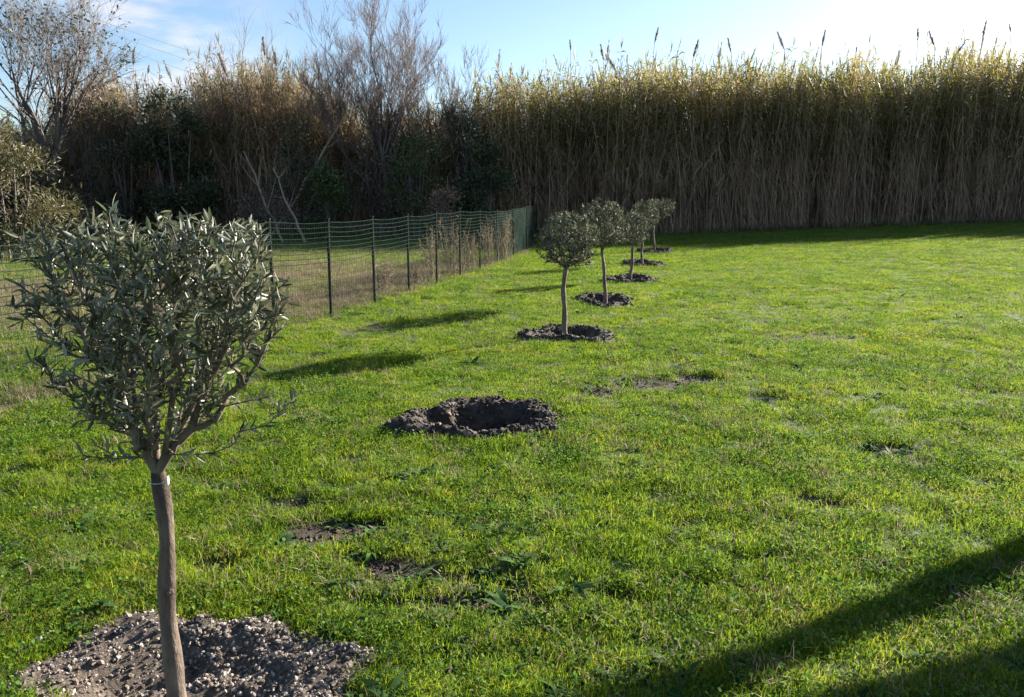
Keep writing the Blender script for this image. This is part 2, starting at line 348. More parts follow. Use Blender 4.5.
# ------------------------------------------------------------------ scattering of uncountable ground cover
def scatter(name, pts, rot, scl, idx, kinds, kind='stuff'):
    me = bpy.data.meshes.new(name); n = len(pts)
    me.vertices.add(n); me.vertices.foreach_set('co', np.asarray(pts, np.float32).ravel())
    me.attributes.new('rot', 'FLOAT_VECTOR', 'POINT').data.foreach_set('vector', np.asarray(rot, np.float32).ravel())
    me.attributes.new('scl', 'FLOAT_VECTOR', 'POINT').data.foreach_set('vector', np.asarray(scl, np.float32).ravel())
    me.attributes.new('pick', 'INT', 'POINT').data.foreach_set('value', np.asarray(idx, np.int32))
    o = bpy.data.objects.new(name, me); COL.objects.link(o)
    c = bpy.data.collections.new(name + '_kinds')
    for k in kinds: c.objects.link(k)
    g = bpy.data.node_groups.new(name + '_scatter', 'GeometryNodeTree')
    g.interface.new_socket('Geometry', in_out='INPUT', socket_type='NodeSocketGeometry')
    g.interface.new_socket('Geometry', in_out='OUTPUT', socket_type='NodeSocketGeometry')
    gi = g.nodes.new('NodeGroupInput'); go = g.nodes.new('NodeGroupOutput')
    ci = g.nodes.new('GeometryNodeCollectionInfo'); ci.inputs['Collection'].default_value = c
    ci.inputs['Separate Children'].default_value = True; ci.inputs['Reset Children'].default_value = True
    ip = g.nodes.new('GeometryNodeInstanceOnPoints'); ip.inputs['Pick Instance'].default_value = True
    def attr(nm, ty):
        a = g.nodes.new('GeometryNodeInputNamedAttribute'); a.data_type = ty; a.inputs[0].default_value = nm
        return next(s for s in a.outputs if s.enabled and s.name == 'Attribute')
    g.links.new(gi.outputs[0], ip.inputs['Points']); g.links.new(ci.outputs[0], ip.inputs['Instance'])
    g.links.new(attr('pick', 'INT'), ip.inputs['Instance Index'])
    e = g.nodes.new('FunctionNodeEulerToRotation'); g.links.new(attr('rot', 'FLOAT_VECTOR'), e.inputs[0])
    g.links.new(e.outputs[0], ip.inputs['Rotation']); g.links.new(attr('scl', 'FLOAT_VECTOR'), ip.inputs['Scale'])
    g.links.new(ip.outputs[0], go.inputs[0])
    md = o.modifiers.new('scatter', 'NODES'); md.node_group = g
    return tag(o, kind=kind)

def blades(mb, n, rad, h0, h1, w0, w1, lean, r, matn=0, seg=3):
    """n grass blades in one tuft, each a tapering bent strip"""
    ang = r.uniform(0, 2 * math.pi, n); rr = rad * np.sqrt(r.uniform(0, 1, n))
    B = np.stack([rr * np.cos(ang), rr * np.sin(ang), np.full(n, -.006)], -1)
    la = r.uniform(0, 2 * math.pi, n); D = np.stack([np.cos(la), np.sin(la), np.zeros(n)], -1)
    sd = la + math.pi / 2 + r.normal(0, .6, n); Sd = np.stack([np.cos(sd), np.sin(sd), np.zeros(n)], -1)
    h = r.uniform(h0, h1, n); w = r.uniform(w0, w1, n); l = np.abs(r.normal(0, lean, n)) + .15
    vs = []
    for k in range(seg + 1):
        q = k / seg; th = l * (q ** 1.3) * 1.25
        P = B + D * (h * q * np.sin(th))[:, None]; P[:, 2] += h * q * np.cos(th)
        ww = (w * (1 - q ** 1.8) * .5)[:, None]
        if k < seg: vs += [P - Sd * ww, P + Sd * ww]
        else: vs += [P]
    V = np.stack(vs, 1); k = V.shape[1]
    fq = [[2 * i, 2 * i + 1, 2 * i + 3, 2 * i + 2] for i in range(seg - 1)]
    off = (np.arange(n) * k)[:, None, None]
    mb.add(V.reshape(-1, 3), (np.array(fq)[None] + off).reshape(-1, 4), matn)
    b = mb.n - n * k
    ft = (np.array([[2 * seg - 2, 2 * seg - 1, 2 * seg]])[None] + off).reshape(-1, 3)
    mb.f.append(ft + b); mb.m.append(np.full(n, matn)); mb.sm.append(np.full(n, True))
def clover(mb, n, rad, r, s0, s1, matn):
    """little round leaflets held flat above the turf"""
    k = 7; a = np.arange(k) * 2 * math.pi / k
    tv = np.vstack([[0, 0, -.12], np.stack([np.cos(a), np.sin(a) * .8, .06 * np.cos(2 * a)], -1)])
    tf = np.array([[0, 1 + i, 1 + (i + 1) % k] for i in range(k)])
    ang = r.uniform(0, 2 * math.pi, n); rr = rad * np.sqrt(r.uniform(0, 1, n))
    T = np.stack([rr * np.cos(ang), rr * np.sin(ang), r.uniform(.012, .045, n)], -1)
    s = r.uniform(s0, s1, n); nz = nrm(np.stack([r.normal(0, .7, n), r.normal(0, .7, n), np.ones(n)], -1))
    x = nrm(np.cross(nz, r.normal(0, 1, (n, 3)))); y = np.cross(nz, x)
    mb.inst(tv, tf, np.stack([x, y, nz], -1) * s[:, None, None], T, matn)
kinds = []
for i in range(10):                                              # short turf
    r = np.random.default_rng(100 + i); mb = MB(); blades(mb, 36, .075, .016, .048, .0022, .0040, .85, r)
    if i % 3 == 0: clover(mb, 4, .07, r, .005, .009, 1)
    kinds.append(mb.build(f'turf_{i:02d}', [M_grass, M_clover], link=False))
for i in range(4):                                               # longer tufts
    r = np.random.default_rng(150 + i); mb = MB(); blades(mb, 40, .05, .028, .064, .003, .0048, .85, r)
    kinds.append(mb.build(f'turf_{10 + i:02d}', [M_grass, M_clover], link=False))
for i in range(4):                                               # clover and small broad leaves
    r = np.random.default_rng(170 + i); mb = MB(); clover(mb, 8, .085, r, .004, .009, 1); blades(mb, 26, .08, .02, .055, .002, .0036, .8, r)
    kinds.append(mb.build(f'turf_{14 + i:02d}', [M_grass, M_clover], link=False))
for i in range(4):                                               # dry blades
    r = np.random.default_rng(190 + i); mb = MB(); blades(mb, 22, .08, .03, .11, .0025, .0045, .9, r)
    kinds.append(mb.build(f'turf_{18 + i:02d}', [M_dry], link=False))
P, SC, IX = [], [], []
for d0, d1, den in ((1.0, 2.2, 800), (2.2, 3.4, 1500), (3.4, 6, 1000), (6, 10, 620), (10, 16, 330), (16, 26, 170), (26, 44, 60)):
    hw = .72 * d1 + 1.3; n = int((d1 - d0) * 2 * hw * den)
    x = rng.uniform(-hw, hw, n); y = rng.uniform(d0, d1, n)
    k = np.abs(x) < .72 * y + 1.3; x, y = x[k], y[k]
    soilm = np.maximum(patch_mask(x, y), ring_mask(x, y) * 1.05); dry = dry_mask(x, y)
    keep = rng.uniform(0, 1, len(x)) > np.clip(soilm * 1.25, 0, 1) * .93 + .12 * (fbm(x, y, .3, 61) > .62)
    keep &= rng.uniform(0, 1, len(x)) > dry * .35
    keep &= ~((fbm(x, y, .16, 301) > .60) & (rng.uniform(0, 1, len(x)) < .85) & (y < 16))
    keep &= ~((y > 31.5) & (rng.uniform(0, 1, len(x)) < .4))
    x, y, dry = x[keep], y[keep], dry[keep]; n = len(x)
    f1 = fbm(x, y, .55, 21); f2 = fbm(x, y, .8, 33); u = rng.uniform(0, 1, n)
    idx = rng.integers(0, 10, n)
    idx = np.where((f1 > .58) & (u < .4), rng.integers(10, 14, n), idx)
    idx = np.where((f2 > .60) & (u < .4), rng.integers(14, 18, n), idx)
    idx = np.where(rng.uniform(0, 1, n) < dry * .9 + .03, rng.integers(18, 22, n), idx)
    far = 1 + .55 * ss(5, 30, y)
    beyond = np.where(x < fence_x(y) + .25, 1.35, 1.0)
    s = (.75 + .5 * f1) * rng.uniform(.75, 1.25, n)
    P.append(np.stack([x, y, ground_z(x, y)], -1)); SC.append(np.stack([s * far, s * far, s * (1 + .2 * ss(5, 30, y)) * beyond], -1)); IX.append(idx)
P = np.vstack(P); SC = np.vstack(SC); IX = np.concatenate(IX); n = len(P)
ROT = np.stack([rng.normal(0, .09, n), rng.normal(0, .09, n), rng.uniform(0, 6.283, n)], -1)
scatter('grass', P, ROT, SC, IX, kinds)

# ------------------------------------------------------------------ soil: clods, rings and the empty hole
def ico(sub):
    import bmesh
    bm = bmesh.new(); bmesh.ops.create_icosphere(bm, subdivisions=sub, radius=1)
    v = np.array([x.co[:] for x in bm.verts]); f = np.array([[q.index for q in p.verts] for p in bm.faces]); bm.free(); return v, f
ICO1, ICO2 = ico(1), ico(2)
def clods(mb, pos, size, r, matn=1, detail=2, flat=.65):
    n = len(pos); tv, tf = ICO2 if detail == 2 else ICO1
    for k in range(6):
        sel = np.arange(n)[k::6]
        if not len(sel): continue
        nn = np.array([mnoise.noise(Vector(v * 1.3 + k * 7.1)) for v in tv]); n2 = np.array([mnoise.noise(Vector(v * 4.1 + k * 3.7)) for v in tv])
        t2 = tv * (1 + .7 * nn + .6 * n2)[:, None] * np.array([1, r.uniform(.6, .95), flat])
        q = r.normal(0, 1, (len(sel), 3, 3)); x = nrm(q[:, 0]); z = nrm(q[:, 1] * .5 + np.array([0, 0, 1.])); y = nrm(np.cross(z, x)); x = np.cross(y, z)
        M = np.stack([x, y, z], -1) * size[sel][:, None, None]
        mb.inst(t2, tf, M, pos[sel], matn, smooth=False)
def ring_z(x, y, ring, seed=0):
    q, ang = ring_q(x, y, ring); rim, pit, heap = ring[4], ring[5], ring[6]
    lf = 1 + (heap - 1) * np.clip(np.cos(ang - math.pi) * 1.2, 0, 1)
    z = rim * lf * np.exp(-((q - .76) / .17) ** 2) - pit * (1 - ss(.34, .66, q))
    z = z + (.075 * (fbm(x, y, .17, 7 + seed) - .5) + .045 * (fbm(x, y, .055, 9 + seed, 3) - .5)) * (1 - ss(.85, 1.1, q))
    return base_z(x, y) + z - .002 - .05 * ss(.80, 1.10, q)
def soil_ring(k, name, cat, label, nclod, smin, smax, mats, group=None, detail=1, seed=0, pw=7.0):
    ring = RINGS[k]; r = np.random.default_rng(400 + k); mb = MB()
    qs = np.linspace(0, 1.12, 30); an = np.arange(72) * 2 * math.pi / 72
    Q, A = np.meshgrid(qs, an, indexing='ij')
    w = (1 + .16 * np.sin(2 * A + ring[0] * 3) + .10 * np.sin(3 * A + ring[1] * 5) + .06 * np.sin(7 * A + ring[0]))
    X = ring[0] + ring[2] * Q * w * np.cos(A); Y = ring[1] + ring[3] * Q * w * np.sin(A)
    Z = ring_z(X, Y, ring, seed)
    i, j = np.meshgrid(np.arange(29), np.arange(72), indexing='ij'); j2 = (j + 1) % 72
    F = np.stack([i * 72 + j, (i + 1) * 72 + j, (i + 1) * 72 + j2, i * 72 + j2], -1).reshape(-1, 4)
    o0 = np.array([ring[0], ring[1], float(base_z(ring[0], ring[1]))])
    mb.add(np.stack([X, Y, Z], -1).reshape(-1, 3) - o0, F, 0)
    q = np.sqrt(r.uniform(0.02, 1.0, nclod)) * 1.03 ; a = r.uniform(0, 6.283, nclod)
    w = (1 + .16 * np.sin(2 * a + ring[0] * 3) + .10 * np.sin(3 * a + ring[1] * 5) + .06 * np.sin(7 * a + ring[0]))
    q = np.where(r.uniform(0, 1, nclod) < .16, q * r.uniform(1, 1.4, nclod), q)
    x = ring[0] + ring[2] * q * w * np.cos(a); y = ring[1] + ring[3] * q * w * np.sin(a)
    s = smin + (smax - smin) * r.uniform(0, 1, nclod) ** pw
    z = np.where(q < .97, ring_z(x, y, ring, seed), np.maximum(ring_z(x, y, ring, seed), ground_z(x, y))) + s * .15
    clods(mb, np.stack([x, y, z], -1) - o0, s, r, 1, detail)
    o = mb.build(name, mats); o.location = o0
    return tag(o, label, cat, group)
G_R = 'soil rings dug round the olive trees'
soil_ring(0, 'soil_ring', 'soil', 'pale crumbly gravelly soil ring round the nearest olive trunk', 9000, .003, .0135, [M_soil2, M_chip], G_R, 1, pw=2.6)
_lab = ['dark soil ring round the foot of the second olive tree of the row', 'dark soil ring round the tall third olive tree', 'dark soil ring at the foot of the fourth olive tree',
        'thin dark soil ring under the fifth olive tree, mostly hidden', 'dark soil ring under the farthest olive tree by the reeds']
for k in range(1, 6):
    soil_ring(k, 'soil_ring', 'soil', _lab[k - 1], 2200, .006, .034, [M_soil, M_clod], G_R, 1, k)
soil_ring(6, 'planting_hole', 'hole', 'empty planting hole with dark earth heaped round its rim on the lawn', 8000, .004, .028, [M_soil, M_clod], None, 1, 9)

# loose crumbs of earth in the bare patches
mb = MB(); r = np.random.default_rng(77); xs = []; ys = []
for px, py, a, b, ro, s in PATCH[:14] + PATCH[20:26] + PATCH[29:32]:
    n = int(260 * s * max(.4, a * 3)); q = r.normal(0, .55, (n, 2)); b2 = b * max(1, py / 4.5); c, sn = math.cos(ro), math.sin(ro)
    xs.append(px + q[:, 0] * a * c - q[:, 1] * b2 * sn); ys.append(py + q[:, 0] * a * sn + q[:, 1] * b2 * c)
x = np.concatenate(xs); y = np.concatenate(ys); s = .003 + .014 * r.uniform(0, 1, len(x)) ** 4
clods(mb, np.stack([x, y, ground_z(x, y) + s * .3], -1), s, r, 0, 1)
tag(mb.build('soil_crumbs', [M_clod]), kind='stuff')

# ------------------------------------------------------------------ olive trees
def leaf_tmpl(fold=.18, droop=.12):
    ks = [0, .18, .5, .8, 1.0]; ws = [.10, .75, 1.0, .62, .0]
    v = []; f = []
    for q, w in zip(ks, ws):
        z = -droop * q * q
        if w > 0: v += [(q, -w * .5, z + fold * w * .5), (q, 0, z), (q, w * .5, z + fold * w * .5)]
        else: v += [(q, 0, z)]
    for i in range(3):
        b = 3 * i; f += [(b, b + 3, b + 4, b + 1), (b + 1, b + 4, b + 5, b + 2)]
    f += [(9, 12, 10, 10), (10, 12, 11, 11)]
    return np.array(v), f
LEAF_V, _lf = leaf_tmpl()
LEAF_F4 = np.array(_lf[:6]); LEAF_F3 = np.array([(9, 12, 10), (10, 12, 11)])
def put_leaves(mb, pos, d, L, Wd, r, matn=0, up=0.6):
    n = len(pos); d = nrm(d)
    nz = nrm(r.normal(0, .8, (n, 3)) + np.array([0, 0, up])); y = nrm(np.cross(nz, d)); z = np.cross(d, y)
    M = np.stack([d * L[:, None], y * Wd[:, None], z * L[:, None] * .6], -1)
    v = (np.einsum('nij,kj->nki', M, LEAF_V) + pos[:, None]).reshape(-1, 3); k = len(LEAF_V)
    off = (np.arange(n) * k)[:, None, None]; b = mb.n
    mb.add(v, (LEAF_F4[None] + off).reshape(-1, 4), matn)
    mb.f.append((LEAF_F3[None] + off).reshape(-1, 3) + b); mb.m.append(np.full(n * 2, matn)); mb.sm.append(np.full(n * 2, True))

def olive(loc, label, top, fork, prof, wx, wy, ntwig, nleaf, seed, lean=(0, 0), r_trunk=.034, extra=(), off=(0, 0), tagside=None, lscale=1.0, detail=8, lobes=.22, bare=0.0):
    r = np.random.default_rng(seed)
    t = thing('olive_tree', loc, label, 'olive tree', 'young olive trees planted in a row')
    tm = MB(); bm = MB()
    zz = np.linspace(-.06, fork, 16); wob = lambda z, ph: .010 * np.sin(z * 6.0 + ph) + .006 * np.sin(z * 13 + ph * 2)
    px = wob(zz, seed) - wob(zz[1], seed) + lean[0] * zz / fork; py = wob(zz, seed + 2) - wob(zz[1], seed + 2) + lean[1] * zz / fork
    tr = r_trunk * (1.18 - .32 * (zz / fork)) + .4 * r_trunk * np.exp(-((zz) / .06) ** 2) + r_trunk * .09 * np.sin(zz * 23 + seed) + .10 * r_trunk * np.exp(-((zz - fork + .03) / .05) ** 2)
    tr[-1] *= .92; TP = np.stack([px, py, zz], -1); tm.tube(TP, tr, 14 if detail > 6 else 8)
    if detail > 6:                                              # pruned stub on the stem
        kz = .46; kp = np.array([np.interp(kz, zz, px), np.interp(kz, zz, py), kz])
        tm.tube([kp + (0.018, -.018, 0), kp + (.027, -.031, .006), kp + (.030, -.035, .008)], [.013, .010, .006], 8)
    F = TP[-1]
    # crown targets
    tg = []; per = 0
    while len(tg) < ntwig:
        q = r.uniform(.10, 1.0); a = r.uniform(0, 6.283)
        rad = np.interp(q, *prof) * (1 + lobes * math.sin(3 * a + seed) * .5 + lobes * math.sin(5 * a + seed * 2 + q * 4) * .5)
        if r.uniform() > (rad / max(prof[1])) ** 1.3: continue
        rho = rad * r.uniform(.12, 1.0) ** .48
        zq = fork + (top - fork) * q * (1 if r.uniform() > .12 else r.uniform(1.0, 1.06))
        tg.append((F[0] + off[0] * q + rho * wx * math.cos(a), F[1] + off[1] * q + rho * wy * math.sin(a), zq))
    tg += [(F[0] + e[0], F[1] + e[1], e[2]) for e in extra]
    exs = {tuple(np.round(q, 4)) for q in tg[len(tg) - len(extra):]} if extra else set()
    tg = np.array(tg); tg = tg[np.argsort(np.linalg.norm(tg - F, axis=1))]
    nodes = [F]; par = [-1]; plen = [0.0]; chains = []
    # main limbs
    nl = 7
    for i in range(nl):
        a = i * 6.283 / nl + r.uniform(-.3, .3); q = .55; rad = np.interp(q, *prof) * r.uniform(.35, .7)
        e = np.array([F[0] + off[0] * q + rad * wx * math.cos(a), F[1] + off[1] * q + rad * wy * math.sin(a), fork + (top - fork) * r.uniform(.42, .6)])
        c = [0]; pr = 0
        for s_ in (.2, .4, .6, .8, 1.0):
            b = F + (e - F) * s_ + np.array([0, 0, -.03 * math.sin(s_ * 3.14)]) + r.normal(0, .008, 3)
            nodes.append(b); par.append(pr); plen.append(plen[pr] + np.linalg.norm(b - nodes[pr])); pr = len(nodes) - 1; c.append(pr)
        chains.append(c)
    for e in tg:
        A = np.array(nodes); d = np.linalg.norm(A - e, axis=1); pl = np.array(plen)
        up = (e[2] - A[:, 2]); cost = d + .35 * pl + np.where(up < .02, .25, 0)
        j = int(np.argmin(cost)); p0 = A[j]
        k = max(2, int(d[j] / .05)); c = [j]; pr = j
        mid = (p0 + e) / 2 + (p0 - F) * .12 + r.normal(0, .02, 3) - np.array([0, 0, .10]) * d[j]
        for s_ in np.linspace(0, 1, k + 1)[1:]:
            b = (1 - s_) ** 2 * p0 + 2 * s_ * (1 - s_) * mid + s_ * s_ * e
            nodes.append(b); par.append(pr); plen.append(plen[pr] + np.linalg.norm(b - nodes[pr])); pr = len(nodes) - 1; c.append(pr)
        chains.append(c)
    A = np.array(nodes); cnt = np.zeros(len(A)); tips = set(range(len(A))) - set(par)
    for i in tips:
        j = i
        while j >= 0: cnt[j] += 1; j = par[j]
    rad = np.minimum(.0016 * cnt ** .46, r_trunk * .62) + .0006; rad[0] = r_trunk * .6
    for c in chains:
        if len(c) > 1: bm.tube(A[c], np.minimum(rad[c], rad[c[1]] * 1.25), 7 if rad[c[1]] > .006 and detail > 6 else (5 if detail > 6 else 4))
    # leaves: opposite pairs along the outer twigs
    pos, dr = [], []
    for c in chains[nl:]:
        Q = A[c]; seg = np.linalg.norm(np.diff(Q, axis=0), axis=1); L = np.concatenate([[0], np.cumsum(seg)])
        ll = min(L[-1], r.uniform(.10, .22)); nn = max(2, int(nleaf * ll / .16))
        ph = r.uniform(0, 3.14)
        for s_ in np.linspace(L[-1] - ll, L[-1], nn):
            if bare and r.uniform() > ss(0.06, bare, (np.interp(s_, L, Q[:, 2]) - fork) / (top - fork)) and tuple(np.round(Q[-1], 4)) not in exs: continue
            p_ = np.array([np.interp(s_, L, Q[:, k]) for k in range(3)])
            i = min(np.searchsorted(L, s_), len(Q) - 1); T = nrm(Q[i] - Q[max(i - 1, 0)] + 1e-6)
            u = nrm(np.cross(T, [.31, .8, .5])); v = np.cross(T, u); ph += 1.57 + r.normal(0, .3)
            for sg in (0, math.pi):
                sdv = u * math.cos(ph + sg) + v * math.sin(ph + sg)
                pos.append(p_); dr.append(T * r.uniform(.35, 1.0) + sdv * r.uniform(.5, 1.0) + np.array([0, 0, r.uniform(-.1, .4)]) + r.normal(0, .12, 3))
    pos = np.array(pos); dr = np.array(dr); n = len(pos)
    L = r.uniform(.034, .064, n) * lscale; lm = MB(); put_leaves(lm, pos, dr, L, L * r.uniform(.19, .26, n), r, 0)
    trunk = tm.build('trunk', M_bark, t); bm.build('branches', M_twig, trunk)
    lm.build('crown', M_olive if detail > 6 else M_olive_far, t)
    if tagside is not None:
        g = MB(); zt = fork - .03; tp = np.array([np.interp(zt, zz, px), np.interp(zt, zz, py), zt])
        g.tube(tp + np.array([[(r_trunk + .004) * math.cos(a), (r_trunk + .004) * math.sin(a), 0] for a in np.linspace(0, 6.283, 13)]), .0008, 5)
        g.box(tp + np.array([tagside * (r_trunk + .006), -.012, .006]), (.003, .012, .026))
        g.build('plant_tie', M_tag, t)
    return t
def ringbase(k): return (TREES[k][0], TREES[k][1], float(ring_z(np.array(TREES[k][0]), np.array(TREES[k][1]), RINGS[k], k if k else 0)))
PR_CUP1 = ([0, .12, .3, .5, .7, .88, 1.0], [.015, .095, .235, .32, .355, .35, .27])
PR_CUP = ([0, .12, .3, .5, .7, .88, 1.0], [.02, .12, .24, .33, .37, .36, .20])
PR_BALL = ([0, .12, .3, .5, .7, .88, 1.0], [.15, .31, .385, .405, .37, .28, .13])
PR_FLAT = ([0, .12, .3, .5, .7, .88, 1.0], [.13, .30, .41, .44, .41, .31, .13])
olive(ringbase(0), 'nearest olive tree with a cup shaped open crown above gravelly soil', 1.62, .86, PR_CUP1, .965, .95, 700, 10, 3, lean=(-.005, 0), lscale=.80, off=(.075, 0), lobes=.14, bare=.28, r_trunk=.0265,
      extra=[(-.20, -.05, .93), (-.17, -.02, .95), (.40, -.05, 1.06), (.36, 0, 1.10), (.43, .03, 1.09), (.30, -.1, 1.02), (.24, -.02, .95)], tagside=1)
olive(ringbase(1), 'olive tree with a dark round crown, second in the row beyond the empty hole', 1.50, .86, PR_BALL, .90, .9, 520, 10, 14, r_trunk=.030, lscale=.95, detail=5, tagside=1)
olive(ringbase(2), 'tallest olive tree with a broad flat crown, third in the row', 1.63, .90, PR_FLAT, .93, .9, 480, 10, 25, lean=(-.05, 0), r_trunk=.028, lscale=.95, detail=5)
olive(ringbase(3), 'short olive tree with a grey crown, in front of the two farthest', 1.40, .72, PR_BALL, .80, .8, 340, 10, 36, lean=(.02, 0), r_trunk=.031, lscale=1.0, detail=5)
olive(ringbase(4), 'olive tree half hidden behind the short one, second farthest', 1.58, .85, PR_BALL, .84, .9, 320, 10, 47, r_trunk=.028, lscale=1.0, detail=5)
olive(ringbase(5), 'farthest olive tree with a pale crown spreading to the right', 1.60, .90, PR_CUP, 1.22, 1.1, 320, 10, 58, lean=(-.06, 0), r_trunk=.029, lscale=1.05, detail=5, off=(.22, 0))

# ------------------------------------------------------------------ fence
fz = base_z(FX, FY)
fen = thing('mesh_fence', (FX[7], FY[7], 0), 'low green plastic mesh fence on thin dark posts along the left of the lawn', 'fence')
fo = np.array([FX[7], FY[7], 0]); r = np.random.default_rng(5)
hts = 1.31 + r.normal(0, .02, len(FENCE)); tops = []
for i, (x, y) in enumerate(FENCE):
    mb = MB(); b = np.array([x, y, fz[i]]) - fo; tl = r.normal(0, .015, 2)
    mb.tube([b + (0, 0, -.1), b + (tl[0] * .5, tl[1] * .5, hts[i] * .5), b + (tl[0], tl[1], hts[i] + .03)], [.021, .021, .020], 8)
    mb.box(b + (tl[0], tl[1], hts[i] + .034), (.048, .048, .016))
    mb.build('post', M_post, fen); tops.append(b + np.array([tl[0], tl[1], 0]))
tops = np.array(tops); wm = MB()
ns = 12; path = []; hh = []
for i in range(len(tops) - 1):
    for s_ in np.arange(ns) / ns:
        path.append(tops[i] * (1 - s_) + tops[i + 1] * s_); hh.append((hts[i] * (1 - s_) + hts[i + 1] * s_) - .022 * math.sin(math.pi * s_))
path.append(tops[-1]); hh.append(hts[-1]); path = np.array(path); hh = np.array(hh)
side = np.array([.027, -.007, 0])                              # the mesh is tied to the lawn side of the posts
for k in range(20):
    q = .03 + k / 19 * .965
    wv = .003 * np.sin(np.arange(len(path)) * .4 + k) + r.normal(0, .0012, len(path))
    pp = path + side; pp = pp.copy(); pp[:, 2] += hh * q + wv
    wm.tube(pp, .0042 if k > 10 else .0016, 4, cap=False)
for i in range(len(path) - 1):
    for s_ in (0, .5):
        b = path[i] * (1 - s_) + path[i + 1] * s_ + side; h_ = hh[i] * (1 - s_) + hh[i + 1] * s_
        wm.tube([b + (.004, 0, .02), b + (.004, 0, h_ * .5), b + (.004, 0, h_ * .995)], .0015, 3, cap=False)
wm.build('wire_mesh', M_wire, fen)
m, t, out = mat('green_shade_net')
pn = N(t, 'ShaderNodeBsdfPrincipled'); pn.inputs['Roughness'].default_value = .9; pn.inputs['Specular IOR Level'].default_value = .02
t.links.new(ramp(t, [(.3, (.008, .018, .014)), (.7, (.018, .034, .026))], wnoise(t, 3, 3)), pn.inputs['Base Color'])
tp = N(t, 'ShaderNodeBsdfTransparent'); mxs = N(t, 'ShaderNodeMixShader')
t.links.new(ramp(t, [(.35, (.38,) * 3), (.65, (.6,) * 3)], wnoise(t, 2.2, 3)), mxs.inputs[0]); t.links.new(tp.outputs[0], mxs.inputs[1]); t.links.new(pn.outputs[0], mxs.inputs[2]); t.links.new(mxs.outputs[0], out.inputs[0])
nb = MB(); i0 = 11 * ns; pth = path[i0:] - np.array([.026, -.006, 0]); k = len(pth); qs = np.linspace(.02, .985, 8)
v = np.array([[p_ + (.012 * math.sin(i * .9 + q * 5), 0, h_ * q) for q in qs] for i, (p_, h_) in enumerate(zip(pth, hh[i0:]))]).reshape(-1, 3)
f = [[i * 8 + j, (i + 1) * 8 + j, (i + 1) * 8 + j + 1, i * 8 + j + 1] for i in range(k - 1) for j in range(7)]
nb.add(v, f); nb.build('shade_net', m, fen)
fen.location = fo

# ------------------------------------------------------------------ reeds
def strip(mb, p0, d, L, w, droop, r, matn, seg=4):
    d = nrm(d); sd = nrm(np.cross(d, [0, 0, 1.]) + r.normal(0, .25, 3)); vs = []
    for k in range(seg + 1):
        q = k / seg; P_ = p0 + d * L * q + np.array([0, 0, -droop * L * q * q])
        ww = w * .5 * (math.sin(min(1, q * 1.9 + .22) * math.pi / 2)) * (1 - q ** 2.2) + .0008
        vs += [P_ - sd * ww, P_ + sd * ww]
    mb.add(vs, [[2 * i, 2 * i + 1, 2 * i + 3, 2 * i + 2] for i in range(seg)], matn)
def plume(mb, p0, d, L, r, matn):
    d = nrm(d)
    for i in range(110):
        q = r.uniform(0, 1); a = r.uniform(0, 6.283); s_ = np.array([math.cos(a), math.sin(a), 0])
        l = L * (.16 + .14 * math.sin(min(1, q * 1.5) * 3.0)) * r.uniform(.6, 1.1)
        strip(mb, p0 + d * L * q, d * 1.0 + s_ * r.uniform(.15, .5), l * 1.5, .016, .35, r, matn, 2)
def reed(mb, H, r, flower=False, green=1.0, bend=.6, leafy=1.0):
    a = r.uniform(0, 6.283); bd = bend * r.uniform(.2, 1.3); dv = np.array([math.cos(a), math.sin(a), 0])
    zs = np.linspace(0, 1, 9); C = np.stack([dv[0] * bd * zs ** 2.2, dv[1] * bd * zs ** 2.2, H * zs], -1) + np.concatenate([[[0, 0, 0]], r.normal(0, .015, (8, 3))]) * np.array([1, 1, 0])
    mb.tube(C, .017 * (1 - .65 * zs), 4, 0, cap=False)
    f = lambda q: np.array([np.interp(q, zs, C[:, k]) for k in range(3)])
    for i in range(int(42 * leafy)):                            # withered leaves hanging on the lower cane
        q = r.uniform(.06, .72); b = r.uniform(0, 6.283)
        strip(mb, f(q), np.array([math.cos(b), math.sin(b), r.uniform(.0, .9)]), r.uniform(.3, .75), r.uniform(.020, .044), r.uniform(.8, 2.0), r, 2)
    b = r.uniform(0, 6.283)
    for i in range(int(44 * leafy)):
        q = .50 + .50 *  (i + r.uniform(0, 1)) / (44 * leafy); b += 3.14 + r.normal(0, .5)
        strip(mb, f(q), np.array([math.cos(b), math.sin(b), r.uniform(.45, 1.4)]), r.uniform(.42, .78), r.uniform(.036, .062), r.uniform(.4, 1.4), r, 1 if r.uniform() < green else 2)
    for i in range(5):
        bb = r.uniform(0, 6.283); strip(mb, f(1.0), np.array([math.cos(bb) * .35, math.sin(bb) * .35, 1]), r.uniform(.35, .6), .03, .12, r, 1)
    if flower: plume(mb, f(1.0), C[-1] - C[-2] + dv * .1, r.uniform(.45, .7), r, 3)
RK = []
for i in range(9):
    r = np.random.default_rng(700 + i); mb = MB(); reed(mb, 6.0 * r.uniform(.93, 1.05), r, flower=(i == 8), green=.8)
    RK.append(mb.build(f'cane_{i:02d}', [M_stalk, M_reedleaf, M_reeddry, M_plume], link=False))
for i in range(4):                                               # short broken and leaning canes
    r = np.random.default_rng(730 + i); mb = MB(); reed(mb, 3.2 * r.uniform(.8, 1.2), r, green=.15, bend=1.1, leafy=.8)
    RK.append(mb.build(f'cane_{9 + i:02d}', [M_stalk, M_reedleaf, M_reeddry, M_plume], link=False))
for i in range(5):                                               # browner canes of the thicket
    r = np.random.default_rng(745 + i); mb = MB(); reed(mb, 6.0 * r.uniform(.93, 1.05), r, green=.6, bend=.9)
    RK.append(mb.build(f'cane_{13 + i:02d}', [M_stalk, M_reedbrown, M_reeddry, M_plume], link=False))
def front_y(x): return np.where(x > -1, 33.2 + (x + 1) * .18, 33.2 + (x + 1) * .05)
